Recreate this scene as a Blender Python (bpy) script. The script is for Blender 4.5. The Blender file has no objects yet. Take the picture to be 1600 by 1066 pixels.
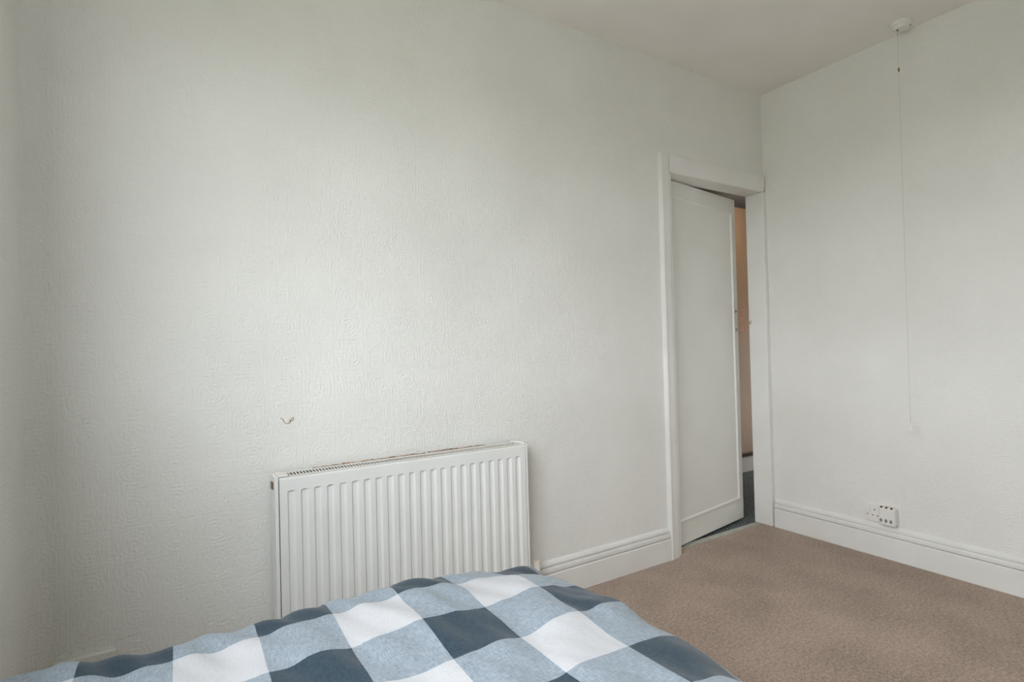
import bpy, bmesh, math, random
from mathutils import Vector, Matrix, noise

random.seed(7)
SC = bpy.context.scene
COL = SC.collection

# ------------------------------------------------------------------ camera
CAM = Vector((-2.92625, -1.92074, 1.06902))
YAW, PITCH, ROLL, FPX = 0.551182, 0.0112269, -0.0254350, 851.858
fwd = Vector((math.sin(YAW)*math.cos(PITCH), math.cos(YAW)*math.cos(PITCH), math.sin(PITCH)))
rgt = Vector((math.cos(YAW), -math.sin(YAW), 0))
upv = rgt.cross(fwd)
r2 = rgt*math.cos(ROLL) + upv*math.sin(ROLL)
u2 = -rgt*math.sin(ROLL) + upv*math.cos(ROLL)
cd = bpy.data.cameras.new('camera')
cam = bpy.data.objects.new('camera', cd)
COL.objects.link(cam)
cam.matrix_world = Matrix(((r2.x, u2.x, -fwd.x, CAM.x), (r2.y, u2.y, -fwd.y, CAM.y),
                           (r2.z, u2.z, -fwd.z, CAM.z), (0, 0, 0, 1)))
cd.sensor_width = 36.0
cd.lens = FPX/1600*36.0
cd.clip_start = 0.02
SC.camera = cam

# ------------------------------------------------------------------ sky, window light, exposure
SKY = 5.2
W = bpy.data.worlds.new('overcast_sky')
SC.world = W
W.use_nodes = True
nt = W.node_tree
nt.nodes.clear()
wo = nt.nodes.new('ShaderNodeOutputWorld')
wb = nt.nodes.new('ShaderNodeBackground')
tc = nt.nodes.new('ShaderNodeTexCoord')
sx = nt.nodes.new('ShaderNodeSeparateXYZ')
rp = nt.nodes.new('ShaderNodeValToRGB')
nt.links.new(tc.outputs['Generated'], sx.inputs[0])
nt.links.new(sx.outputs['Z'], rp.inputs[0])
rp.color_ramp.elements[0].position = 0.0
rp.color_ramp.elements[0].color = (0.25, 0.26, 0.225, 1)      # ground outside
rp.color_ramp.elements[1].position = 0.04
rp.color_ramp.elements[1].color = (0.94, 0.97, 1.0, 1)       # overcast sky
nt.links.new(rp.outputs[0], wb.inputs['Color'])
wb.inputs['Strength'].default_value = SKY
nt.links.new(wb.outputs[0], wo.inputs['Surface'])

WX = -3.27                       # inner face of the window wall
WIN = (-2.38, -0.82, 0.94, 2.20)  # y0, y1, z0, z1 of the window opening
ld = bpy.data.lights.new('window_portal', 'AREA')
ld.shape = 'RECTANGLE'
ld.size = WIN[3]-WIN[2]
ld.size_y = WIN[1]-WIN[0]
ld.cycles.is_portal = True
lo = bpy.data.objects.new('window_portal', ld)
COL.objects.link(lo)
lo.location = (WX-0.05, (WIN[0]+WIN[1])/2, (WIN[2]+WIN[3])/2)
lo.rotation_euler = (0, -math.pi/2, 0)      # local -Z looks along +X into the room

ld2 = bpy.data.lights.new('landing_fill_portal', 'AREA')  # portal of the unseen window added to brighten the landing
ld2.shape = 'RECTANGLE'
ld2.size = 1.0
ld2.size_y = 0.66
ld2.cycles.is_portal = True
lo2 = bpy.data.objects.new('landing_fill_portal', ld2)
COL.objects.link(lo2)
lo2.location = (2.405, 0.53, 1.0)
lo2.rotation_euler = (0, math.pi/2, 0)      # looks along -X into the landing

SC.view_settings.view_transform = 'Standard'
SC.view_settings.look = 'None'
SC.view_settings.gamma = 1.0
SC.view_settings.use_curve_mapping = False
SC.view_settings.exposure = 1.31
SC.cycles.max_bounces = 16
SC.cycles.diffuse_bounces = 12
SC.cycles.transparent_max_bounces = 16
SC.cycles.use_denoising = True
SC.cycles.sample_clamp_indirect = 8

# ------------------------------------------------------------------ helpers
def mat(name, col, rough=0.6, spec=0.3, metal=0.0):
    m = bpy.data.materials.new(name)
    m.use_nodes = True
    b = m.node_tree.nodes['Principled BSDF']
    b.inputs['Base Color'].default_value = (*col, 1)
    b.inputs['Roughness'].default_value = rough
    b.inputs['Specular IOR Level'].default_value = spec
    b.inputs['Metallic'].default_value = metal
    return m

def N(m, t, **kw):
    n = m.node_tree.nodes.new(t)
    for k, v in kw.items():
        setattr(n, k, v)
    return n

def L(m, a, b):
    m.node_tree.links.new(a, b)

def math_node(m, op, a, b=None, c=None):
    n = N(m, 'ShaderNodeMath', operation=op)
    for i, v in enumerate((a, b, c)):
        if v is None:
            continue
        if isinstance(v, (int, float)):
            n.inputs[i].default_value = v
        else:
            L(m, v, n.inputs[i])
    return n.outputs[0]

def bsdf(m):
    return m.node_tree.nodes['Principled BSDF']

def mottle(m, c1, c2, scale, detail=3, stretch=(1, 1, 1), lo_=0.35, hi_=0.65):
    g = N(m, 'ShaderNodeNewGeometry')
    mp = N(m, 'ShaderNodeMapping')
    mp.inputs['Scale'].default_value = stretch
    nz = N(m, 'ShaderNodeTexNoise')
    nz.inputs['Scale'].default_value = scale
    nz.inputs['Detail'].default_value = detail
    r = N(m, 'ShaderNodeValToRGB')
    r.color_ramp.elements[0].position = lo_
    r.color_ramp.elements[1].position = hi_
    r.color_ramp.elements[0].color = (*c1, 1)
    r.color_ramp.elements[1].color = (*c2, 1)
    L(m, g.outputs['Position'], mp.inputs[0])
    L(m, mp.outputs[0], nz.inputs['Vector'])
    L(m, nz.outputs['Fac'], r.inputs[0])
    L(m, r.outputs[0], bsdf(m).inputs['Base Color'])
    return nz, mp

def bump(m, height, strength, dist):
    b = N(m, 'ShaderNodeBump')
    b.inputs['Strength'].default_value = strength
    b.inputs['Distance'].default_value = dist
    L(m, height, b.inputs['Height'])
    L(m, b.outputs[0], bsdf(m).inputs['Normal'])

def box(bm, x0, x1, y0, y1, z0, z1):
    v = [bm.verts.new(p) for p in ((x0, y0, z0), (x1, y0, z0), (x1, y1, z0), (x0, y1, z0),
                                   (x0, y0, z1), (x1, y0, z1), (x1, y1, z1), (x0, y1, z1))]
    for f in ((3, 2, 1, 0), (4, 5, 6, 7), (0, 1, 5, 4), (1, 2, 6, 5), (2, 3, 7, 6), (3, 0, 4, 7)):
        bm.faces.new([v[i] for i in f])

def prism(bm, pts, a0, a1, axis):
    """pts: profile in the two other axes (in order), extruded along axis."""
    def P(p, a):
        if axis == 0: return (a, p[0], p[1])
        if axis == 1: return (p[0], a, p[1])
        return (p[0], p[1], a)
    A = [bm.verts.new(P(p, a0)) for p in pts]
    B = [bm.verts.new(P(p, a1)) for p in pts]
    n = len(pts)
    bm.faces.new(A)
    bm.faces.new(B[::-1])
    for i in range(n):
        bm.faces.new((A[i], A[(i+1) % n], B[(i+1) % n], B[i]))

def lathe(bm, prof, origin=(0, 0, 0), axis=(0, 0, 1), seg=24):
    """prof: list of (radius, height) revolved about axis through origin."""
    q = Vector((0, 0, 1)).rotation_difference(Vector(axis))
    o = Vector(origin)
    rings = []
    for r, h in prof:
        if r < 1e-6:
            rings.append([bm.verts.new(o + q @ Vector((0, 0, h)))])
        else:
            rings.append([bm.verts.new(o + q @ Vector((r*math.cos(2*math.pi*i/seg), r*math.sin(2*math.pi*i/seg), h)))
                          for i in range(seg)])
    for a, b in zip(rings, rings[1:]):
        for i in range(seg):
            j = (i+1) % seg
            va = [a[0]] if len(a) == 1 else [a[i], a[j]]
            vb = [b[0]] if len(b) == 1 else [b[j], b[i]]
            if len(va)+len(vb) > 2:
                bm.faces.new(va+vb)
    if len(rings[0]) > 1: bm.faces.new(rings[0][::-1])
    if len(rings[-1]) > 1: bm.faces.new(rings[-1])

def tube(bm, path, r, seg=10):
    pts = [Vector(p) for p in path]
    rings = []
    for i, p in enumerate(pts):
        d = (pts[min(i+1, len(pts)-1)] - pts[max(i-1, 0)]).normalized()
        q = Vector((0, 0, 1)).rotation_difference(d)
        rings.append([bm.verts.new(p + q @ Vector((r*math.cos(2*math.pi*k/seg), r*math.sin(2*math.pi*k/seg), 0)))
                      for k in range(seg)])
    for a, b in zip(rings, rings[1:]):
        for k in range(seg):
            bm.faces.new((a[k], a[(k+1) % seg], b[(k+1) % seg], b[k]))
    bm.faces.new(rings[0][::-1])
    bm.faces.new(rings[-1])

def world_of(o):
    if o.parent is None:
        return o.matrix_basis.copy()
    return world_of(o.parent) @ o.matrix_parent_inverse @ o.matrix_basis

def obj(name, bm, m, parent=None, bevel=0.0, seg=2, smooth=False):
    bmesh.ops.recalc_face_normals(bm, faces=bm.faces)
    me = bpy.data.meshes.new(name)
    bm.to_mesh(me)
    bm.free()
    if smooth:
        for p in me.polygons:
            p.use_smooth = True
    me.materials.append(m)
    o = bpy.data.objects.new(name, me)
    COL.objects.link(o)
    if parent is not None:
        o.parent = parent
        o.matrix_parent_inverse = world_of(parent).inverted()
    if bevel:
        md = o.modifiers.new('bevel', 'BEVEL')
        md.width = bevel
        md.segments = seg
        md.limit_method = 'ANGLE'
        md.angle_limit = math.radians(40)
        if smooth is False:
            for p in me.polygons:
                p.use_smooth = True
            md.harden_normals = True
    return o

def tag(o, label=None, cat=None, group=None, kind=None):
    if label: o['label'] = label
    if cat: o['category'] = cat
    if group: o['group'] = group
    if kind: o['kind'] = kind
    return o

def empty(name, loc, label=None, cat=None, group=None, kind=None):
    o = bpy.data.objects.new(name, None)
    COL.objects.link(o)
    o.location = loc
    o.empty_display_size = 0.05
    return tag(o, label, cat, group, kind)

def boxobj(name, dims, m, parent=None, bevel=0.0):
    bm = bmesh.new()
    box(bm, *dims)
    return obj(name, bm, m, parent, bevel)

# ------------------------------------------------------------------ materials
def wallpaper(name, along):
    """white painted embossed paper; along = index of the horizontal axis of the wall"""
    m = mat(name, (0.80, 0.80, 0.785), 0.62, 0.25)
    nz, mp = mottle(m, (0.768, 0.771, 0.742), (0.818, 0.821, 0.796), 2.2, 4)
    g = N(m, 'ShaderNodeNewGeometry')
    s = N(m, 'ShaderNodeSeparateXYZ')
    L(m, g.outputs['Position'], s.inputs[0])
    h, v = s.outputs[along], s.outputs[2]
    T = 0.105
    def cell(c):
        f = math_node(m, 'FRACT', math_node(m, 'DIVIDE', math_node(m, 'ADD', c, 20.0), T))
        return math_node(m, 'SUBTRACT', f, 0.5)
    a, b = cell(h), cell(v)
    rad = math_node(m, 'SQRT', math_node(m, 'ADD', math_node(m, 'MULTIPLY', a, a), math_node(m, 'MULTIPLY', b, b)))
    rings = math_node(m, 'SINE', math_node(m, 'MULTIPLY', rad, 58.0))
    inside = math_node(m, 'LESS_THAN', rad, 0.42)
    rings = math_node(m, 'MULTIPLY', rings, inside)
    edge = math_node(m, 'MAXIMUM', math_node(m, 'ABSOLUTE', a), math_node(m, 'ABSOLUTE', b))
    sq = math_node(m, 'SINE', math_node(m, 'MULTIPLY', edge, 75.0))
    sq = math_node(m, 'MULTIPLY', sq, math_node(m, 'GREATER_THAN', edge, 0.42))
    motif = math_node(m, 'ADD', rings, sq)
    # motif is worn and overpainted: fades in and out
    n0 = N(m, 'ShaderNodeTexNoise'); n0.inputs['Scale'].default_value = 9.0
    L(m, g.outputs['Position'], n0.inputs['Vector'])
    motif = math_node(m, 'MULTIPLY', motif, math_node(m, 'MULTIPLY', n0.outputs['Fac'], 0.26))
    # woven streaks
    m1 = N(m, 'ShaderNodeMapping'); m1.inputs['Scale'].default_value = (150, 150, 38)
    n1 = N(m, 'ShaderNodeTexNoise'); n1.inputs['Scale'].default_value = 1.0; n1.inputs['Detail'].default_value = 2
    L(m, g.outputs['Position'], m1.inputs[0]); L(m, m1.outputs[0], n1.inputs['Vector'])
    m2 = N(m, 'ShaderNodeMapping'); m2.inputs['Scale'].default_value = (45, 45, 130)
    n2 = N(m, 'ShaderNodeTexNoise'); n2.inputs['Scale'].default_value = 1.0; n2.inputs['Detail'].default_value = 2
    L(m, g.outputs['Position'], m2.inputs[0]); L(m, m2.outputs[0], n2.inputs['Vector'])
    n3 = N(m, 'ShaderNodeTexNoise'); n3.inputs['Scale'].default_value = 3.0
    L(m, g.outputs['Position'], n3.inputs['Vector'])
    hgt = math_node(m, 'ADD', motif, math_node(m, 'MULTIPLY', n1.outputs['Fac'], 1.5))
    hgt = math_node(m, 'ADD', hgt, math_node(m, 'MULTIPLY', n2.outputs['Fac'], 1.3))
    hgt = math_node(m, 'ADD', hgt, math_node(m, 'MULTIPLY', n3.outputs['Fac'], 5.0))
    bump(m, hgt, 0.9, 0.0017)
    return m

M = {}
M['paper_back'] = wallpaper('embossed_wallpaper_back', 0)
M['paper_side'] = wallpaper('embossed_wallpaper_side', 1)
M['ceil'] = mat('ceiling_paint', (0.74, 0.72, 0.70), 0.8, 0.1)
nz, _ = mottle(M['ceil'], (0.845, 0.815, 0.785), (0.885, 0.855, 0.825), 3.0, 4)
n_ = N(M['ceil'], 'ShaderNodeTexNoise'); n_.inputs['Scale'].default_value = 55
bump(M['ceil'], n_.outputs['Fac'], 0.15, 0.002)

M['gloss'] = mat('white_gloss_paint', (0.80, 0.80, 0.78), 0.32, 0.45)
nz, _ = mottle(M['gloss'], (0.775, 0.775, 0.75), (0.82, 0.82, 0.805), 5.0, 3)
bump(M['gloss'], nz.outputs['Fac'], 0.12, 0.004)
M['doorpaint'] = mat('white_door_paint', (0.72, 0.72, 0.69), 0.42, 0.4)
nz, _ = mottle(M['doorpaint'], (0.785, 0.79, 0.755), (0.825, 0.83, 0.80), 3.0, 3)
bump(M['doorpaint'], nz.outputs['Fac'], 0.12, 0.004)
M['rad'] = mat('radiator_enamel', (0.80, 0.82, 0.81), 0.30, 0.5)
mottle(M['rad'], (0.785, 0.80, 0.79), (0.815, 0.83, 0.82), 6.0, 2)
M['radcream'] = mat('aged_radiator_enamel', (0.78, 0.75, 0.68), 0.35, 0.45)
mottle(M['radcream'], (0.77, 0.745, 0.69), (0.81, 0.80, 0.77), 9.0, 3)
M['plastic'] = mat('white_plastic', (0.80, 0.79, 0.77), 0.30, 0.5)
mottle(M['plastic'], (0.78, 0.765, 0.745), (0.815, 0.805, 0.79), 14.0, 2)
M['yellowplastic'] = mat('yellowed_plastic', (0.76, 0.72, 0.62), 0.35, 0.45)
mottle(M['yellowplastic'], (0.72, 0.66, 0.54), (0.78, 0.75, 0.67), 20.0, 2)
M['darkhole'] = mat('hole_shade_and_plastic', (0.05, 0.035, 0.03), 0.6)  # dark colour painted as the shade in holes and slots; also the bed feet
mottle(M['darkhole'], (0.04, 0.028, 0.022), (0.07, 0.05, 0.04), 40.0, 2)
M['shutter'] = mat('grey_green_shutter_plastic', (0.22, 0.25, 0.23), 0.4)
mottle(M['shutter'], (0.18, 0.21, 0.19), (0.28, 0.31, 0.29), 90.0, 2)
M['chrome'] = mat('chrome', (0.72, 0.72, 0.71), 0.18, 0.5, 1.0)
mottle(M['chrome'], (0.66, 0.66, 0.65), (0.76, 0.76, 0.75), 60.0, 2)
M['copper'] = mat('copper_finish', (0.72, 0.30, 0.17), 0.36, 0.5, 0.75)
mottle(M['copper'], (0.36, 0.165, 0.105), (0.50, 0.25, 0.17), 60.0, 3)
M['brass'] = mat('brown_brass', (0.33, 0.24, 0.13), 0.4, 0.5, 0.8)
mottle(M['brass'], (0.25, 0.17, 0.09), (0.40, 0.30, 0.17), 60.0, 3)
M['cord'] = mat('cotton_cord', (0.50, 0.45, 0.40), 0.8)
mottle(M['cord'], (0.60, 0.56, 0.52), (0.70, 0.66, 0.62), 200.0, 2)
M['torn'] = mat('torn_paper_edge', (0.50, 0.34, 0.22), 0.85, 0.1)
mottle(M['torn'], (0.22, 0.14, 0.09), (0.74, 0.58, 0.45), 55.0, 4)
M['plaster'] = mat('bare_plaster', (0.84, 0.82, 0.78), 0.9, 0.1)
mottle(M['plaster'], (0.76, 0.71, 0.65), (0.86, 0.85, 0.82), 90.0, 3)

M['shadedsteel'] = mat('shaded_galvanised_steel', (0.20, 0.20, 0.20), 0.6, 0.3)  # colour darkened to stand for the shade enclosed in the radiator
mottle(M['shadedsteel'], (0.10, 0.10, 0.10), (0.15, 0.15, 0.145), 30, 3)
# beige carpet
M['carpet'] = mat('beige_carpet', (0.36, 0.27, 0.21), 0.95, 0.05)
m = M['carpet']
g = N(m, 'ShaderNodeNewGeometry')
na = N(m, 'ShaderNodeTexNoise'); na.inputs['Scale'].default_value = 240; na.inputs['Detail'].default_value = 3
nb = N(m, 'ShaderNodeTexNoise'); nb.inputs['Scale'].default_value = 3.2; nb.inputs['Detail'].default_value = 4
nc = N(m, 'ShaderNodeTexNoise'); nc.inputs['Scale'].default_value = 85; nc.inputs['Detail'].default_value = 2
for n in (na, nb, nc): L(m, g.outputs['Position'], n.inputs['Vector'])
ra = N(m, 'ShaderNodeValToRGB')
e = ra.color_ramp.elements
e[0].position = 0.385; e[0].color = (0.21, 0.145, 0.105, 1)
e[1].position = 0.62; e[1].color = (0.58, 0.45, 0.36, 1)
k = e.new(0.5); k.color = (0.395, 0.288, 0.222, 1)
mixf = math_node(m, 'ADD', math_node(m, 'MULTIPLY', na.outputs['Fac'], 0.5), math_node(m, 'MULTIPLY', nc.outputs['Fac'], 0.28))
mixf = math_node(m, 'ADD', mixf, math_node(m, 'MULTIPLY', nb.outputs['Fac'], 0.22))
L(m, mixf, ra.inputs[0]); L(m, ra.outputs[0], bsdf(m).inputs['Base Color'])
bsdf(m).inputs['Sheen Weight'].default_value = 0.25
bump(m, mixf, 0.9, 0.012)

M['hallcarpet'] = mat('dark_grey_carpet', (0.11, 0.13, 0.13), 0.95, 0.05)
nz, _ = mottle(M['hallcarpet'], (0.055, 0.065, 0.066), (0.19, 0.21, 0.21), 150, 3)
bump(M['hallcarpet'], nz.outputs['Fac'], 0.8, 0.008)
M['hallwall'] = mat('brown_hall_paint', (0.52, 0.42, 0.33), 0.7, 0.2)
mottle(M['hallwall'], (0.49, 0.395, 0.31), (0.54, 0.44, 0.35), 4, 3)
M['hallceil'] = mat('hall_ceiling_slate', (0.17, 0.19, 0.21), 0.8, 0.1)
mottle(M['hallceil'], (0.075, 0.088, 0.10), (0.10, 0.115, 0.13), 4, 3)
M['darkwood'] = mat('dark_wood_strip', (0.07, 0.045, 0.03), 0.5)
mottle(M['darkwood'], (0.05, 0.032, 0.02), (0.10, 0.065, 0.04), 30, 3, (1, 12, 12))
M['thresh'] = mat('worn_threshold_strip', (0.42, 0.42, 0.38), 0.5, 0.4)
mottle(M['thresh'], (0.36, 0.37, 0.33), (0.48, 0.47, 0.43), 40, 3)
M['divan'] = mat('divan_fabric', (0.35, 0.33, 0.31), 0.9, 0.1)
mottle(M['divan'], (0.32, 0.30, 0.28), (0.38, 0.36, 0.34), 120, 2)
M['ticking'] = mat('mattress_ticking', (0.75, 0.74, 0.71), 0.85, 0.1)
mottle(M['ticking'], (0.72, 0.71, 0.68), (0.78, 0.77, 0.74), 80, 2)
M['bulb'] = mat('warm_bulb', (0.9, 0.8, 0.7), 0.5)
bsdf(M['bulb']).inputs['Emission Color'].default_value = (1.0, 0.72, 0.50, 1)
bsdf(M['bulb']).inputs['Emission Strength'].default_value = 42.0

# window glass: thin pane
M['glass'] = bpy.data.materials.new('window_glass'); m = M['glass']
m.use_nodes = True
m.node_tree.nodes.remove(bsdf(m))
tr = N(m, 'ShaderNodeBsdfTransparent'); gl = N(m, 'ShaderNodeBsdfGlossy'); gl.inputs['Roughness'].default_value = 0.02
mx = N(m, 'ShaderNodeMixShader')
mx.inputs[0].default_value = 0.04
L(m, tr.outputs[0], mx.inputs[1]); L(m, gl.outputs[0], mx.inputs[2])
L(m, mx.outputs[0], m.node_tree.nodes['Material Output'].inputs['Surface'])

# gingham duvet cover (UV in metres of cloth)
PX, PY = 0.267, 0.270
M['check'] = mat('gingham_cotton', (0.5, 0.5, 0.5), 0.85, 0.12); m = M['check']
uv = N(m, 'ShaderNodeUVMap'); uv.uv_map = 'cloth'
s = N(m, 'ShaderNodeSeparateXYZ'); L(m, uv.outputs[0], s.inputs[0])
cu = math_node(m, 'LESS_THAN', math_node(m, 'FRACT', math_node(m, 'DIVIDE', math_node(m, 'ADD', s.outputs[0], 2.54+PX*10), PX)), 0.5)
cv = math_node(m, 'LESS_THAN', math_node(m, 'FRACT', math_node(m, 'DIVIDE', math_node(m, 'ADD', s.outputs[1], 1.08+PY*20), PY)), 0.5)
m1 = N(m, 'ShaderNodeMapping'); m1.inputs['Scale'].default_value = (420, 60, 1)
w1 = N(m, 'ShaderNodeTexNoise'); w1.inputs['Scale'].default_value = 1.0; w1.inputs['Detail'].default_value = 2
L(m, uv.outputs[0], m1.inputs[0]); L(m, m1.outputs[0], w1.inputs['Vector'])
m2 = N(m, 'ShaderNodeMapping'); m2.inputs['Scale'].default_value = (60, 420, 1)
w2 = N(m, 'ShaderNodeTexNoise'); w2.inputs['Scale'].default_value = 1.0; w2.inputs['Detail'].default_value = 2
L(m, uv.outputs[0], m2.inputs[0]); L(m, m2.outputs[0], w2.inputs['Vector'])
weave = math_node(m, 'ADD', math_node(m, 'MULTIPLY', w1.outputs['Fac'], 0.5), math_node(m, 'MULTIPLY', w2.outputs['Fac'], 0.5))
def ramp2(c1, c2):
    r = N(m, 'ShaderNodeValToRGB')
    r.color_ramp.elements[0].position = 0.36; r.color_ramp.elements[0].color = (*c1, 1)
    r.color_ramp.elements[1].position = 0.64; r.color_ramp.elements[1].color = (*c2, 1)
    L(m, weave, r.inputs[0])
    return r.outputs[0]
white = ramp2((0.42, 0.43, 0.455), (0.48, 0.49, 0.515))
grey = ramp2((0.165, 0.21, 0.255), (0.295, 0.34, 0.385))
navy = ramp2((0.015, 0.032, 0.049), (0.038, 0.061, 0.083))
def mixc(f, a, b):
    n = N(m, 'ShaderNodeMix', data_type='RGBA')
    L(m, f, n.inputs[0]); L(m, a, n.inputs[6]); L(m, b, n.inputs[7])
    return n.outputs[2]
one = math_node(m, 'MAXIMUM', cu, cv)
two = math_node(m, 'MULTIPLY', cu, cv)
L(m, mixc(two, mixc(one, white, grey), navy), bsdf(m).inputs['Base Color'])
bsdf(m).inputs['Sheen Weight'].default_value = 0.15
bump(m, weave, 0.35, 0.0012)

# ------------------------------------------------------------------ the room shell
H = 2.5
Y1 = -3.7          # wall behind the camera
DX0, DX1, DZ = -0.80, 0.0, 1.945    # hole for the door frame in the back wall
TH = 0.10

def shell(name, boxes, m, label, cat):
    bm = bmesh.new()
    for b in boxes:
        box(bm, *b)
    return tag(obj(name, bm, m), label, cat, kind='structure')

floor = shell('floor', [(WX-0.02, 0.02, Y1-0.02, 0.055, -0.1, 0.0)], M['carpet'],
              'beige brown fitted carpet over the bedroom floor', 'carpet')
ceiling = shell('ceiling', [(WX-0.05, 0.12, Y1-0.12, TH, H, H+0.1)], M['ceil'],
                'off-white painted bedroom ceiling', 'ceiling')
# back wall: an L-shaped outline around the doorway, extruded
bm = bmesh.new()
prism(bm, [(WX-0.05, -0.1), (DX0, -0.1), (DX0, DZ), (DX1+0.12, DZ), (DX1+0.12, H), (WX-0.05, H)], 0.0, TH, 1)
wall_back = tag(obj('wall_back', bm, M['paper_back']),
                'white wall with embossed paper behind the radiator', 'wall', kind='structure')
wall_right = shell('wall_right', [(0.0, 0.12, Y1-0.12, TH-0.001, -0.1, H)], M['paper_side'],
                   'white papered wall with the double socket and pull cord', 'wall')
shell('wall_front', [(WX-0.05, 0.12, Y1-0.12, Y1, -0.1, H)], M['paper_back'],
      'white papered wall behind the viewer', 'wall')
# window wall with its opening and the rounded plaster corner
bm = bmesh.new()
wy0, wy1, wz0, wz1 = WIN
for b in ((WX-0.05, WX, Y1, wy0, -0.1, H), (WX-0.05, WX, wy1, 0.0, -0.1, H),
          (WX-0.05, WX, wy0, wy1, -0.1, wz0), (WX-0.05, WX, wy0, wy1, wz1, H)):
    box(bm, *b)
R = 0.05
arc = [(WX+R-R*math.sin(a), -R+R*math.cos(a)) for a in [i*math.pi/2/24 for i in range(25)]]
wall_left = obj('wall_left', bm, M['paper_side'])
bm = bmesh.new()
va = [bm.verts.new((x, y, 0.0)) for x, y in arc]
vb = [bm.verts.new((x, y, H)) for x, y in arc]
for i in range(len(arc)-1):
    bm.faces.new((va[i], va[i+1], vb[i+1], vb[i]))
cove = obj('rounded_corner', bm, M['paper_back'], wall_left, smooth=True)   # plaster cove between the two walls
tag(wall_left, 'shaded papered window wall meeting the radiator wall in a rounded corner', 'wall', kind='structure')

# window (light source of the room, left of the camera)
win = empty('window_1', (WX-0.2, (wy0+wy1)/2, wz0), 'white framed bedroom window beside the bed', 'window', kind='structure')
bm = bmesh.new()
fx0, fx1 = WX-0.045, WX-0.004
for b in ((fx0, fx1, wy0, wy1, wz0, wz0+.035), (fx0, fx1, wy0, wy1, wz1-.035, wz1),
          (fx0, fx1, wy0, wy0+.035, wz0+.035, wz1-.035), (fx0, fx1, wy1-.035, wy1, wz0+.035, wz1-.035),
          (fx0, fx1, (wy0+wy1)/2-.025, (wy0+wy1)/2+.025, wz0+.035, wz1-.035)):
    box(bm, *b)
obj('window_frame', bm, M['plastic'], win)
ym = (wy0+wy1)/2
boxobj('pane', (WX-0.028, WX-0.024, wy0+.035, ym-.025, wz0+.035, wz1-.035), M['glass'], win)
boxobj('pane', (WX-0.028, WX-0.024, ym+.025, wy1-.035, wz0+.035, wz1-.035), M['glass'], win)
boxobj('window_sill', (WX+0.0005, WX+0.02, wy0-.01, wy1+.01, wz0-.03, wz0-.0005), M['gloss'], win, 0.006)

# landing outside the door
shell('floor_hall', [(-1.6, 2.4, 0.085, 1.0, -0.1, -0.004)], M['hallcarpet'], 'dark grey carpet on the landing beyond the door', 'carpet')
wall_hall = shell('wall_hall', [(-1.6, 2.4, 0.93, 1.0, -0.1, 2.4)], M['hallwall'], 'brown painted landing wall seen through the door gap', 'wall')
shell('ceiling_hall', [(-1.6, 2.4, TH, 1.0, 2.18, 2.3)], M['hallceil'], 'dark slate ceiling of the landing', 'ceiling')
shell('wall_hall_end', [(2.3, 2.4, 0.0, 0.20, -0.1, 2.4), (2.3, 2.4, 0.86, 0.93, -0.1, 2.4), (2.3, 2.4, 0.20, 0.86, -0.1, 0.5), (2.3, 2.4, 0.20, 0.86, 1.5, 2.4)], M['hallwall'], 'end wall of the landing', 'wall')
shell('wall_hall_side', [(-1.6, -1.5, TH, 0.93, -0.1, 2.4)], M['hallwall'], 'near end wall of the landing', 'wall')
shell('wall_hall_return', [(0.12, 2.3, 0.0, TH, -0.1, 2.4)], M['hallwall'], 'landing wall on the far side of the bedroom', 'wall')
w2 = empty('landing_fill_window', (2.35, 0.53, 0.5), 'unseen window added to brighten the end of the landing', 'window', kind='structure')  # added out of view to bring neutral daylight to the lower landing
bm = bmesh.new()
for b in ((2.33, 2.37, 0.20, 0.86, 0.5, 0.54), (2.33, 2.37, 0.20, 0.86, 1.46, 1.5), (2.33, 2.37, 0.20, 0.24, 0.54, 1.46), (2.33, 2.37, 0.82, 0.86, 0.54, 1.46)):
    box(bm, *b)
obj('window_frame', bm, M['plastic'], w2)
boxobj('pane', (2.348, 2.352, 0.24, 0.82, 0.54, 1.46), M['glass'], w2)
bh = empty('baseboard_hall', (0.5, 0.92, 0), 'pale landing skirting with a dark wood strip above', 'skirting', kind='structure')
boxobj('board', (-1.5, 2.3, 0.908, 0.93, -0.004, 0.125), M['gloss'], bh, 0.003)
boxobj('wood_strip', (-1.5, 2.3, 0.900, 0.93, 0.125, 0.150), M['darkwood'], bh, 0.003)

# skirting boards: a moulded profile (distance from wall, height)
def skirt_profile(k=1.0):
    p = [(0, 0), (0.022, 0), (0.022, 0.100), (0.020, 0.1035), (0.0050, 0.1045), (0.0050, 0.1080),
         (0.0185, 0.110), (0.0185, 0.124), (0.0165, 0.129), (0.0030, 0.1305), (0.0030, 0.1335),
         (0.0125, 0.137), (0.0105, 0.146), (0.006, 0.153), (0.0, 0.156)]
    return p
bb = empty('baseboard_back', (-1.2, 0, 0), 'white moulded skirting board between radiator and door', 'skirting', kind='structure')
bm = bmesh.new()
prism(bm, [(-d, z) for d, z in skirt_profile()], WX+R, -0.905, 0)
obj('board', bm, M['gloss'], bb)
bm = bmesh.new()
prism(bm, [(-d, z) for d, z in skirt_profile()], -0.9035, -0.8655, 0)
obj('end_piece', bm, M['gloss'], bb)
brd = empty('baseboard_right', (0, -1.5, 0), 'white moulded skirting board under the double socket', 'skirting', kind='structure')
bm = bmesh.new()
prism(bm, [(-d, z*1.02) for d, z in skirt_profile()], -0.022, Y1+0.005, 1)
obj('board', bm, M['gloss'], brd)

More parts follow.
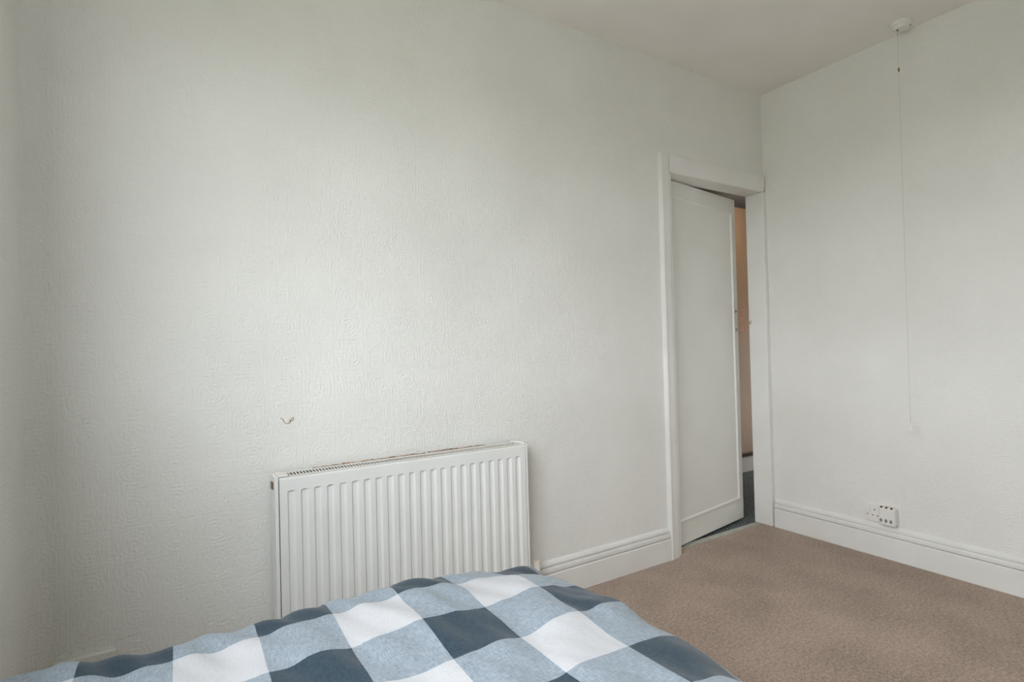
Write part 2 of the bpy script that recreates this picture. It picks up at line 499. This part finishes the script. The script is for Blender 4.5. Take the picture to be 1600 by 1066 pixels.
# ------------------------------------------------------------------ door frame
fr_ = empty('trim_1', (-0.4, 0, 0), 'white painted door frame in the corner of the room', 'door frame', kind='structure')
def archi_profile(o, i):
    """o: outer edge, i: inner edge coordinate; returns (coord, y)"""
    s = 1 if i > o else -1
    w = abs(i-o)
    return [(o, 0.0), (o, -0.022), (o+s*0.004, -0.0245), (o+s*0.012, -0.0245), (o+s*0.018, -0.021), (o+s*(w-0.016), -0.018),
            (o+s*(w-0.006), -0.016), (i, -0.011), (i, 0.0)]
bm = bmesh.new()
prism(bm, archi_profile(-0.865, -0.798), 0.0, 2.02, 2)
obj('architrave', bm, M['gloss'], fr_)
bm = bmesh.new()
prism(bm, [(y, z) for z, y in archi_profile(2.021, 1.932)], -0.797, -0.018, 0)
obj('head_architrave', bm, M['gloss'], fr_, 0.002)
boxobj('hinge_jamb', (-0.7995, -0.778, -0.004, TH, 0.0, 1.93), M['gloss'], fr_)
boxobj('latch_jamb', (-0.030, -0.0005, -0.014, TH, 0.0, 1.9315), M['gloss'], fr_, 0.004)
boxobj('head_lining', (-0.7775, -0.0305, -0.0105, TH, 1.9305, 1.9445), M['gloss'], fr_)
hk = boxobj('latch_plate', (-0.0335, -0.0302, 0.078, 0.092, 1.166, 1.194), M['yellowplastic'], fr_, 0.001)
bm = bmesh.new()
tube(bm, [(-0.034, 0.085, 1.181), (-0.041, 0.085, 1.180), (-0.043, 0.085, 1.176), (-0.041, 0.085, 1.172)], 0.0022, 8)
obj('latch_hook', bm, M['brass'], fr_, smooth=True)
th = boxobj('trim_2', (-0.778, -0.030, 0.052, 0.088, -0.02, 0.004), M['thresh'], None, 0.003)
tag(th, 'worn grey threshold strip under the door', 'threshold', kind='structure')

# ------------------------------------------------------------------ door leaf, ajar into the landing
door = empty('door_1', (-0.776, 0.050, 0.0), 'white panel door standing ajar in the corner', 'door', kind='structure')
bpy.context.view_layer.update()
DA = math.radians(8.8)
LW, LH = 0.742, 1.924
def dl(name, dims, m, parent=None, bevel=0.0):
    o = boxobj(name, dims, m, None, bevel)
    o.parent = parent or door
    return o
leaf = dl('door_leaf', (0.0, LW, 0.0, 0.035, 0.012, LH), M['doorpaint'], bevel=0.002)
bx0, bx1, bz0, bz1 = 0.045, LW-0.052, 0.135, LH-0.085
def bead(name, p):
    bm = bmesh.new()
    prism(bm, *p)
    o = obj(name, bm, M['gloss'])
    o.parent = leaf
    return o
q = [(0, 0), (0.011, 0), (0.0095, -0.005), (0.005, -0.008), (0, -0.008)]
bead('beading', ([(bx0+a, y) for a, y in q], bz0, bz1, 2))
bead('beading', ([(bx1-a, y) for a, y in q], bz0, bz1, 2))
bead('beading', ([(y, bz0+a) for a, y in q], bx0, bx1, 0))
bead('beading', ([(y, bz1-a) for a, y in q], bx0, bx1, 0))
# pull handle: square copper bar on two chrome standoffs, on the room side
HX, HZ0, HZ1 = LW-0.030, 1.120, 1.272
hb = dl('pull_handle', (HX-0.008, HX+0.008, -0.051, -0.036, HZ0, HZ1), M['copper'], bevel=0.0015)
hb['label'] = 'copper coloured pull bar'
for hz in (HZ0+0.018, HZ1-0.022):
    bm = bmesh.new()
    lathe(bm, [(0.009, 0.0), (0.009, 0.004), (0.0055, 0.006), (0.0045, 0.036)], (HX, 0.0, hz), (0, -1, 0), 14)
    o = obj('standoff', bm, M['chrome'], smooth=False)
    o.parent = hb
for hz in (0.25, 1.65):
    bm = bmesh.new()
    lathe(bm, [(0.005, 0), (0.005, 0.09)], (-0.001, -0.004, hz), (0, 0, 1), 10)
    o = obj('hinge', bm, M['chrome']); o.parent = door
door.rotation_euler = (0, 0, DA)

# ------------------------------------------------------------------ radiator
RX0, RX1, RY, RZ0, RZ1 = -2.664, -1.760, -0.102, 0.135, 0.682
rad = empty('radiator', ((RX0+RX1)/2, -0.06, RZ0), 'white ribbed panel radiator on the wall behind the bed', 'radiator')
bpy.context.view_layer.update()
NR = 22
pitch = (RX1-RX0-0.030)/NR
xs, inn = [RX0], [0]
for i in range(NR):
    c = RX0+0.015+pitch*(i+0.5)
    w = pitch*0.60
    for dx, f in ((-w/2, 0), (-w/2+0.004, .85), (-w/2+0.006, 1), (w/2-0.007, 1), (w/2-0.004, .7), (w/2, 0)):
        xs.append(c+dx); inn.append(f)
xs.append(RX1); inn.append(0)
zs = [(RZ0, 0), (RZ0+0.035, 0), (RZ0+0.039, .85), (RZ0+0.042, 1), (RZ1-0.049, 1), (RZ1-0.046, .85), (RZ1-0.042, 0), (RZ1-0.006, 0), (RZ1-0.0015, 0), (RZ1, 0)]
yo = [0]*8+[0.0015, 0.006]
bm = bmesh.new()
grid = [[bm.verts.new((x, RY+0.0068*f*fz+yo[j], z)) for x, f in zip(xs, inn)] for j, (z, fz) in enumerate(zs)]
for j in range(len(zs)-1):
    for i in range(len(xs)-1):
        bm.faces.new((grid[j][i], grid[j][i+1], grid[j+1][i+1], grid[j+1][i]))
fp = obj('front_panel', bm, M['rad'], rad, smooth=False)
md = fp.modifiers.new('solid', 'SOLIDIFY'); md.thickness = 0.0015; md.offset = -1
boxobj('back_panel', (RX0+0.01, RX1-0.01, -0.040, -0.034, RZ0, RZ1+0.0005), M['shadedsteel'], rad, 0.002)
# convector fins as one part
bm = bmesh.new()
for i in range(45):
    x = RX0+0.03+i*(RX1-RX0-0.06)/44
    box(bm, x-0.0006, x+0.0006, -0.088, -0.042, RZ0+0.05, RZ1-0.010)
tag(obj('convector_fins', bm, M['shadedsteel'], rad), kind='stuff')
# top grille with real slots
GZ0, GZ1 = RZ1+0.001, RZ1+0.003
bm = bmesh.new()
gx0, gx1 = RX0+0.030, RX1-0.004
box(bm, gx0, gx1, RY+0.004, RY+0.014, GZ0, GZ1)
box(bm, gx0, gx1, -0.042, -0.031, GZ0, GZ1)
nb_ = 86
for i in range(nb_+1):
    x = gx0+0.006+(gx1-gx0-0.012)*i/nb_
    box(bm, x-0.0021, x+0.0021, RY+0.014, -0.042, GZ0+0.0005, GZ1-0.0005)
obj('top_grille', bm, M['radcream'], rad)
boxobj('grille_clip', (RX0-0.002, gx0-0.0008, RY+0.004, -0.031, GZ0, GZ1+0.003), M['radcream'], rad, 0.003)
# end panels, the left one with its hanging slot
def end_panel(x0, x1, slot):
    bm = bmesh.new()
    y0, y1, z0, z1 = RY+0.002, -0.031, RZ0+0.01, RZ1+0.002
    if slot:
        sy0, sy1, sz0, sz1 = -0.066, -0.040, RZ1-0.042, RZ1-0.018
        for b in ((y0, sy0, z0, z1), (sy1, y1, z0, z1), (sy0, sy1, z0, sz0), (sy0, sy1, sz1, z1)):
            box(bm, x0, x1, b[0], b[1], b[2], b[3])
        bmesh.ops.remove_doubles(bm, verts=bm.verts, dist=1e-5)
    else:
        box(bm, x0, x1, y0, y1, z0, z1)
    return obj('end_panel', bm, M['rad'], rad, 0.0 if slot else 0.003)
end_panel(RX0-0.0125, RX0-0.0025, True)
end_panel(RX1+0.0030, RX1+0.0140, False)
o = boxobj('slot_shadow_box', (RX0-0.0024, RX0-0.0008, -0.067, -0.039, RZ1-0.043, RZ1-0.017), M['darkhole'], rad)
o.name = 'slot_shade'  # dark sheet painted as the shade in the hanging slot
boxobj('bracket_slot_shade', (RX0-0.0175, RX0-0.0128, -0.064, -0.040, RZ1-0.040, RZ1-0.018), M['brass'], rad, 0.001)  # brown bracket block set proud to stand for the slot's shade
# wrapped end-cap clip at the right end of the grille
bm = bmesh.new()
tube(bm, [(RX1-0.030, -0.040, RZ1+0.006), (RX1-0.018, -0.060, RZ1+0.0075), (RX1-0.004, -0.085, RZ1+0.006), (RX1+0.004, -0.098, RZ1+0.003)], 0.0035, 8)
obj('grille_trim', bm, M['radcream'], rad, smooth=True)
# wall brackets
for x in (RX0+0.12, RX1-0.12):
    boxobj('wall_bracket', (x-0.015, x+0.015, -0.034, -0.0005, RZ0+0.02, RZ1-0.03), M['chrome'], rad, 0.001)
# valves
def valve(x, side, cap):
    zc = RZ0+0.012
    bm = bmesh.new()
    lathe(bm, [(0.011, 0), (0.013, 0.002), (0.013, 0.032), (0.010, 0.036)], (x, -0.068, zc-0.020), (0, 0, 1), 16)
    v = obj('valve', bm, M['chrome'], rad)
    bm = bmesh.new()
    a = x-side*0.0165
    tube(bm, [(a+side*0.008, -0.068, zc), (a-side*0.016, -0.068, zc)], 0.0075, 12)
    obj('valve_union', bm, M['chrome'], v, smooth=False)
    bm = bmesh.new()
    tube(bm, [(x, -0.068, zc-0.019), (x, -0.068, 0.0005)], 0.0075, 12)
    obj('pipe', bm, M['gloss'], v, smooth=True)
    z = zc+0.016
    bm = bmesh.new()
    lathe(bm, [(0.0135, 0), (0.0135, cap-0.006)], (x, -0.068, z), (0, 0, 1), 20)
    for k in range(14):
        an = 2*math.pi*k/14
        c, s_ = math.cos(an), math.sin(an)
        tube(bm, [(x+0.0142*c, -0.068+0.0142*s_, z+0.001), (x+0.0142*c, -0.068+0.0142*s_, z+cap-0.006)], 0.0016, 6)
    obj('valve_cap', bm, M['plastic'], v)
    bm = bmesh.new()
    lathe(bm, [(0.0150, 0), (0.0165, 0.002), (0.0165, 0.006), (0.0145, 0.008), (0.0085, 0.008), (0.0080, 0.006), (0.0, 0.006)],
          (x, -0.068, z+cap-0.007), (0, 0, 1), 24)
    obj('cap_top', bm, M['yellowplastic'], v, smooth=False)
valve(RX1+0.062, 1, 0.034)
valve(RX0-0.050, -1, 0.028)

# torn wallpaper along the wall above the radiator, the tear higher up, seams
def flake(name, pts, m, parent, y0=-0.0005, y1=-0.002):
    """thin relief on the back wall with outline pts (x, z)"""
    bm = bmesh.new()
    prism(bm, pts, y0, y1, 1)
    return obj(name, bm, m, parent)
def ragged(x0, x1, z, h, n, seed):
    rnd = random.Random(seed)
    top = [(x0+(x1-x0)*i/n, z+h*(0.35+0.65*rnd.random())*math.sin(math.pi*(0.06+0.88*i/n))**0.4) for i in range(n+1)]
    bot = [(x0+(x1-x0)*i/n, z-h*0.4*rnd.random()) for i in range(n+1)]
    return top + bot[::-1]
flake('torn_paper_edge', ragged(-2.545, -2.14, 0.681, 0.0040, 40, 3), M['torn'], wall_back)
flake('torn_paper_edge', ragged(-2.13, -1.885, 0.682, 0.0046, 26, 5), M['torn'], wall_back)
def ribbon(name, path, w, m, parent, y=-0.0025):
    bm = bmesh.new()
    tube(bm, [(x, y+0.001, z) for x, z in path], w, 6)
    return obj(name, bm, m, parent, smooth=True)
# U-shaped tear at (x=-2.62, z=0.845)
cx, cz = -2.621, 0.846
ut = [(cx-0.020, cz+0.010), (cx-0.013, cz+0.006), (cx-0.011, cz-0.002), (cx-0.006, cz-0.008), (cx+0.002, cz-0.010), (cx+0.008, cz-0.006), (cx+0.008, cz+0.002)]
flake('paper_tear', [(cx-0.012, cz+0.010), (cx-0.011, cz-0.002), (cx-0.005, cz-0.009), (cx+0.003, cz-0.010), (cx+0.008, cz-0.004), (cx+0.017, cz+0.010), (cx+0.004, cz+0.004)], M['plaster'], wall_back, -0.0005, -0.001)
ribbon('paper_tear_edge', ut, 0.0012, M['torn'], wall_back)
ribbon('paper_tear_edge', [(cx+0.006, cz-0.009), (cx+0.011, cz-0.001), (cx+0.012, cz+0.007), (cx+0.019, cz+0.010), (cx+0.020, cz+0.002), (cx+0.014, cz-0.002)], 0.0011, M['torn'], wall_back)
for x, z0, z1 in ((-2.172, 0.690, 0.775), (-2.625, 0.88, 1.06)):
    flake('paper_seam', [(x-0.0004, z0), (x+0.0004, z0), (x+0.0005, z1), (x-0.0003, z1)], M['plaster'], wall_back, -0.0003, -0.0008)

# ------------------------------------------------------------------ papered-round socket in the left corner
so = empty('wall_plate', (-3.154, 0, 0.156), 'white painted-over plate low on the wall in the shaded left corner', 'socket')
bpy.context.view_layer.update()
boxobj('plate', (-3.2225, -3.085, -0.018, -0.0005, 0.160, 0.249), M['paper_back'], so, 0.003)
boxobj('back_box', (-3.216, -3.090, -0.0004, 0.0, 0.165, 0.244), M['plastic'], so)
rnd = random.Random(11)
for k in range(7):
    x = -3.215+0.026*k; z = 0.256+0.006*rnd.random()
    pth = [(x+0.012*t, z+0.010*rnd.random()+0.004*t) for t in range(5)]
    ribbon('paper_wrinkle', pth, 0.0016, M['paper_back'], wall_back, -0.0005)

# ------------------------------------------------------------------ double socket and three-way adaptor on the right wall
ds = empty('double_socket', (0, -0.575, 0.166), 'white double wall socket above the right skirting', 'socket')
bpy.context.view_layer.update()
SY0, SY1, SZ0, SZ1 = -0.649, -0.503, 0.165, 0.250
boxobj('plate', (-0.0115, -0.0005, SY0, SY1, SZ0, SZ1), M['plastic'], ds, 0.003)
boxobj('rocker_switch', (-0.0165, -0.0114, SY1-0.026, SY1-0.014, SZ0+0.046, SZ0+0.066), M['plastic'], ds, 0.0015)
for yy, zz, w, h in ((-0.046, 0.058, 0.004, 0.008), (-0.036, 0.030, 0.007, 0.004), (-0.058, 0.030, 0.007, 0.004)):
    boxobj('pin_hole', (-0.0121, -0.0112, SY1+yy-w/2, SY1+yy+w/2, SZ0+zz-h/2, SZ0+zz+h/2), M['darkhole'], ds)
for yy in (SY1-0.013, SY0+0.013):
    bm = bmesh.new()
    lathe(bm, [(0.0035, 0), (0.003, 0.0012), (0, 0.0014)], (-0.0114, yy, SZ0+0.032), (-1, 0, 0), 12)
    obj('screw', bm, M['chrome'], ds)

ad = empty('plug_adaptor', (-0.03, -0.612, 0.160), 'white three-way plug adaptor in the double socket', 'adaptor')
bpy.context.view_layer.update()
AY0, AY1, AZ0, AZ1, AX0, AX1 = -0.654, -0.581, 0.168, 0.256, -0.052, -0.0205
boxobj('body', (AX0, AX1, AY0, AY1, AZ0, AZ1), M['plastic'], ad, 0.009)
boxobj('base_plate', (-0.0200, -0.0118, AY0+0.004, AY1-0.004, AZ0+0.004, AZ1-0.004), M['yellowplastic'], ad, 0.003)
boxobj('top_strip', (AX0+0.0085, AX1-0.0005, AY0+0.010, AY1-0.010, AZ1-0.002, AZ1+0.0018), M['yellowplastic'], ad, 0.001)
for k in range(3):
    yc = AY1-0.0145-0.022*k
    boxobj('slot', (AX0+0.0015, AX0+0.0110, yc-0.0048, yc+0.0048, AZ1-0.0085, AZ1+0.0022), M['darkhole'], ad, 0.002)
for k in range(3):
    yc = AY1-0.0135-0.0215*k
    bm = bmesh.new()
    n = 18
    prism(bm, [(yc+0.0058*math.cos(2*math.pi*i/n), AZ0+0.024+0.0088*math.sin(2*math.pi*i/n)) for i in range(n)], AX0+0.0010, AX0-0.0006, 0)
    obj('shutter', bm, M['shutter'], ad)

# ------------------------------------------------------------------ ceiling pull-cord switch
CX, CY = -0.100, -0.768
pc = empty('pull_cord_switch', (CX, CY, H), 'white round ceiling switch with a long pull cord', 'light switch')
bpy.context.view_layer.update()
bm = bmesh.new()
lathe(bm, [(0.044, 0.0), (0.044, 0.010), (0.041, 0.016), (0.033, 0.019), (0.030, 0.028), (0.026, 0.032), (0.0, 0.032)], (CX, CY, H-0.0003), (0, 0, -1), 32)
obj('base', bm, M['plastic'], pc, smooth=False, bevel=0.001)
for dx, dy in ((0.026, -0.026),):
    bm = bmesh.new()
    lathe(bm, [(0.004, 0), (0.0035, 0.003), (0, 0.0032)], (CX+dx, CY+dy, H-0.0165), (0, 0, -1), 10)
    obj('screw', bm, M['brass'], pc)
KX, KY = CX-0.012, CY+0.010
bm = bmesh.new()
lathe(bm, [(0.0045, 0), (0.0035, 0.006), (0.001, 0.008)], (KX, KY, H-0.0315), (0, 0, -1), 10)
obj('cord_outlet', bm, M['brass'], pc)
ZB = 0.672
bm = bmesh.new()
tube(bm, [(KX, KY, H-0.036-(H-0.036-ZB)*t/24) for t in range(25)], 0.0009, 8)
obj('cord', bm, M['cord'], pc, smooth=True)
bm = bmesh.new()
lathe(bm, [(0.0015, -0.010), (0.0036, -0.006), (0.0040, 0.0), (0.0034, 0.006), (0.0015, 0.010)], (KX, KY, 2.285), (0, 0, 1), 12)
obj('cord_connector', bm, M['brass'], pc, smooth=True)
bm = bmesh.new()
lathe(bm, [(0.0018, 0.034), (0.003, 0.026), (0.0085, 0.004), (0.0085, 0.0)], (KX, KY, ZB-0.026), (0, 0, 1), 14)
obj('cord_pull', bm, M['plastic'], pc)

# ------------------------------------------------------------------ landing lamp (warm bulb beyond the door)
hl = empty('pendant_lamp', (0.75, 0.50, 2.18), 'small warm bulb hanging from the landing ceiling', 'lamp')
bpy.context.view_layer.update()
bm = bmesh.new(); lathe(bm, [(0.04, 0), (0.035, 0.02), (0.006, 0.03)], (0.75, 0.5, 2.1795), (0, 0, -1), 20)
obj('rose', bm, M['plastic'], hl)
bm = bmesh.new(); tube(bm, [(0.75, 0.5, 2.15), (0.75, 0.5, 2.045)], 0.006, 8)
obj('flex', bm, M['plastic'], hl)
bm = bmesh.new(); lathe(bm, [(0.012, 0.075), (0.016, 0.06), (0.030, 0.03), (0.026, 0.008), (0.0, 0.0)], (0.75, 0.5, 1.97), (0, 0, 1), 16)
obj('bulb', bm, M['bulb'], hl, smooth=True)

# ------------------------------------------------------------------ bed and duvet
BX0, BX1, BY0, BY1 = -3.255, -2.185, -2.78, -0.770
bed = empty('bed', ((BX0+BX1)/2, (BY0+BY1)/2, 0), 'divan bed under the checked duvet', 'bed')
bpy.context.view_layer.update()
boxobj('base', (BX0+0.01, BX1-0.01, BY0, BY1-0.01, 0.06, 0.29), M['divan'], bed, 0.02)
boxobj('mattress', (BX0+0.005, BX1, BY0, BY1, 0.2905, 0.470), M['ticking'], bed, 0.04)
for x in (BX0+0.10, BX1-0.10):
    for y in (BY0+0.12, BY1-0.12):
        bm = bmesh.new(); lathe(bm, [(0.022, 0.0005), (0.025, 0.01), (0.025, 0.0605)], (x, y, 0), (0, 0, 1), 14)
        obj('foot', bm, M['darkhole'], bed)

ZT = 0.556
XE, YE = -2.235, -0.775       # where the cloth starts to roll over the side / the foot end
RXE, RYE = 0.145, 0.110       # roll radii
def roll(s, r):
    """arc length past the edge -> (outward, drop, angle)"""
    if s <= 0: return 0.0, 0.0, 0.0
    a = s/r
    if a < math.pi/2*0.94:
        return r*math.sin(a), r*(1-math.cos(a)), a
    am = math.pi/2*0.94
    e_ = s-r*am
    return r*math.sin(am)+e_*math.cos(am), r*(1-math.cos(am))+e_*math.sin(am), am
def nz3(x, y, z=0.0):
    return noise.noise(Vector((x, y, z)))
U0, U1, V0, V1 = -3.245, XE+0.46, -2.75, YE+0.40
NU, NV = 230, 330
bm = bmesh.new()
uvl = bm.loops.layers.uv.new('cloth')
vs, par = [], []
for j in range(NV+1):
    v = V0+(V1-V0)*j/NV
    row = []
    for i in range(NU+1):
        u = U0+(U1-U0)*i/NU
        ox, dx, ax = roll(u-XE, RXE)
        oy, dy, ay = roll(v-YE, RYE)
        x = min(u, XE)+ox
        y = min(v, YE)+oy
        drop = (dx**2.4+dy**2.4)**(1/2.4)
        nrm = Vector((math.sin(ax), math.sin(ay), max(0.05, math.cos(ax)*math.cos(ay)))).normalized()
        # big soft puffs, long ridges towards the foot end, small creases
        d = 0.020*nz3(u*3.1+4, v*2.6, 1.7)
        d += 0.020*(0.30-abs(nz3(u*5.2+v*1.1, v*1.9-u*0.5, 5.2)))
        edge = max(0.0, 1-abs(v-(YE-0.02))/0.28)
        d += 0.014*edge*nz3((u+0.55*v)*17, (v-0.4*u)*3.2, 9.1)
        side = max(0.0, 1-abs(u-(XE+0.08))/0.26)
        d += 0.016*side*nz3(u*2.0, v*9.0, 3.3)
        d += 0.0045*nz3(u*22+v*6, v*9, 2.2)
        d += 0.009*nz3(u*11-v*3.0, v*3.6+u*2.0, 7.7)
        fade = min(1.0, (u-U0)/0.10)
        p = Vector((x, y, ZT-drop)) + nrm*d
        p.z -= 0.020*(1-fade)**2
        p.z -= 0.060*math.exp(-((u-XE-0.04)/0.15)**2-((v-YE-0.02)/0.11)**2)
        # hang: folds widen towards the hem
        p.z = max(p.z, 0.055)
        row.append(bm.verts.new(p)); 
    vs.append(row)
for j in range(NV):
    for i in range(NU):
        f = bm.faces.new((vs[j][i], vs[j][i+1], vs[j+1][i+1], vs[j+1][i]))
        f.smooth = True
        for lp, (a, b) in zip(f.loops, ((i, j), (i+1, j), (i+1, j+1), (i, j+1))):
            lp[uvl].uv = (U0+(U1-U0)*a/NU, V0+(V1-V0)*b/NV)
me = bpy.data.meshes.new('duvet')
bm.to_mesh(me); bm.free()
me.materials.append(M['check'])
duvet = bpy.data.objects.new('duvet', me)
COL.objects.link(duvet)
md = duvet.modifiers.new('thickness', 'SOLIDIFY'); md.thickness = 0.018; md.offset = -1
tag(duvet, 'navy, grey and white gingham duvet spread over the bed', 'duvet')
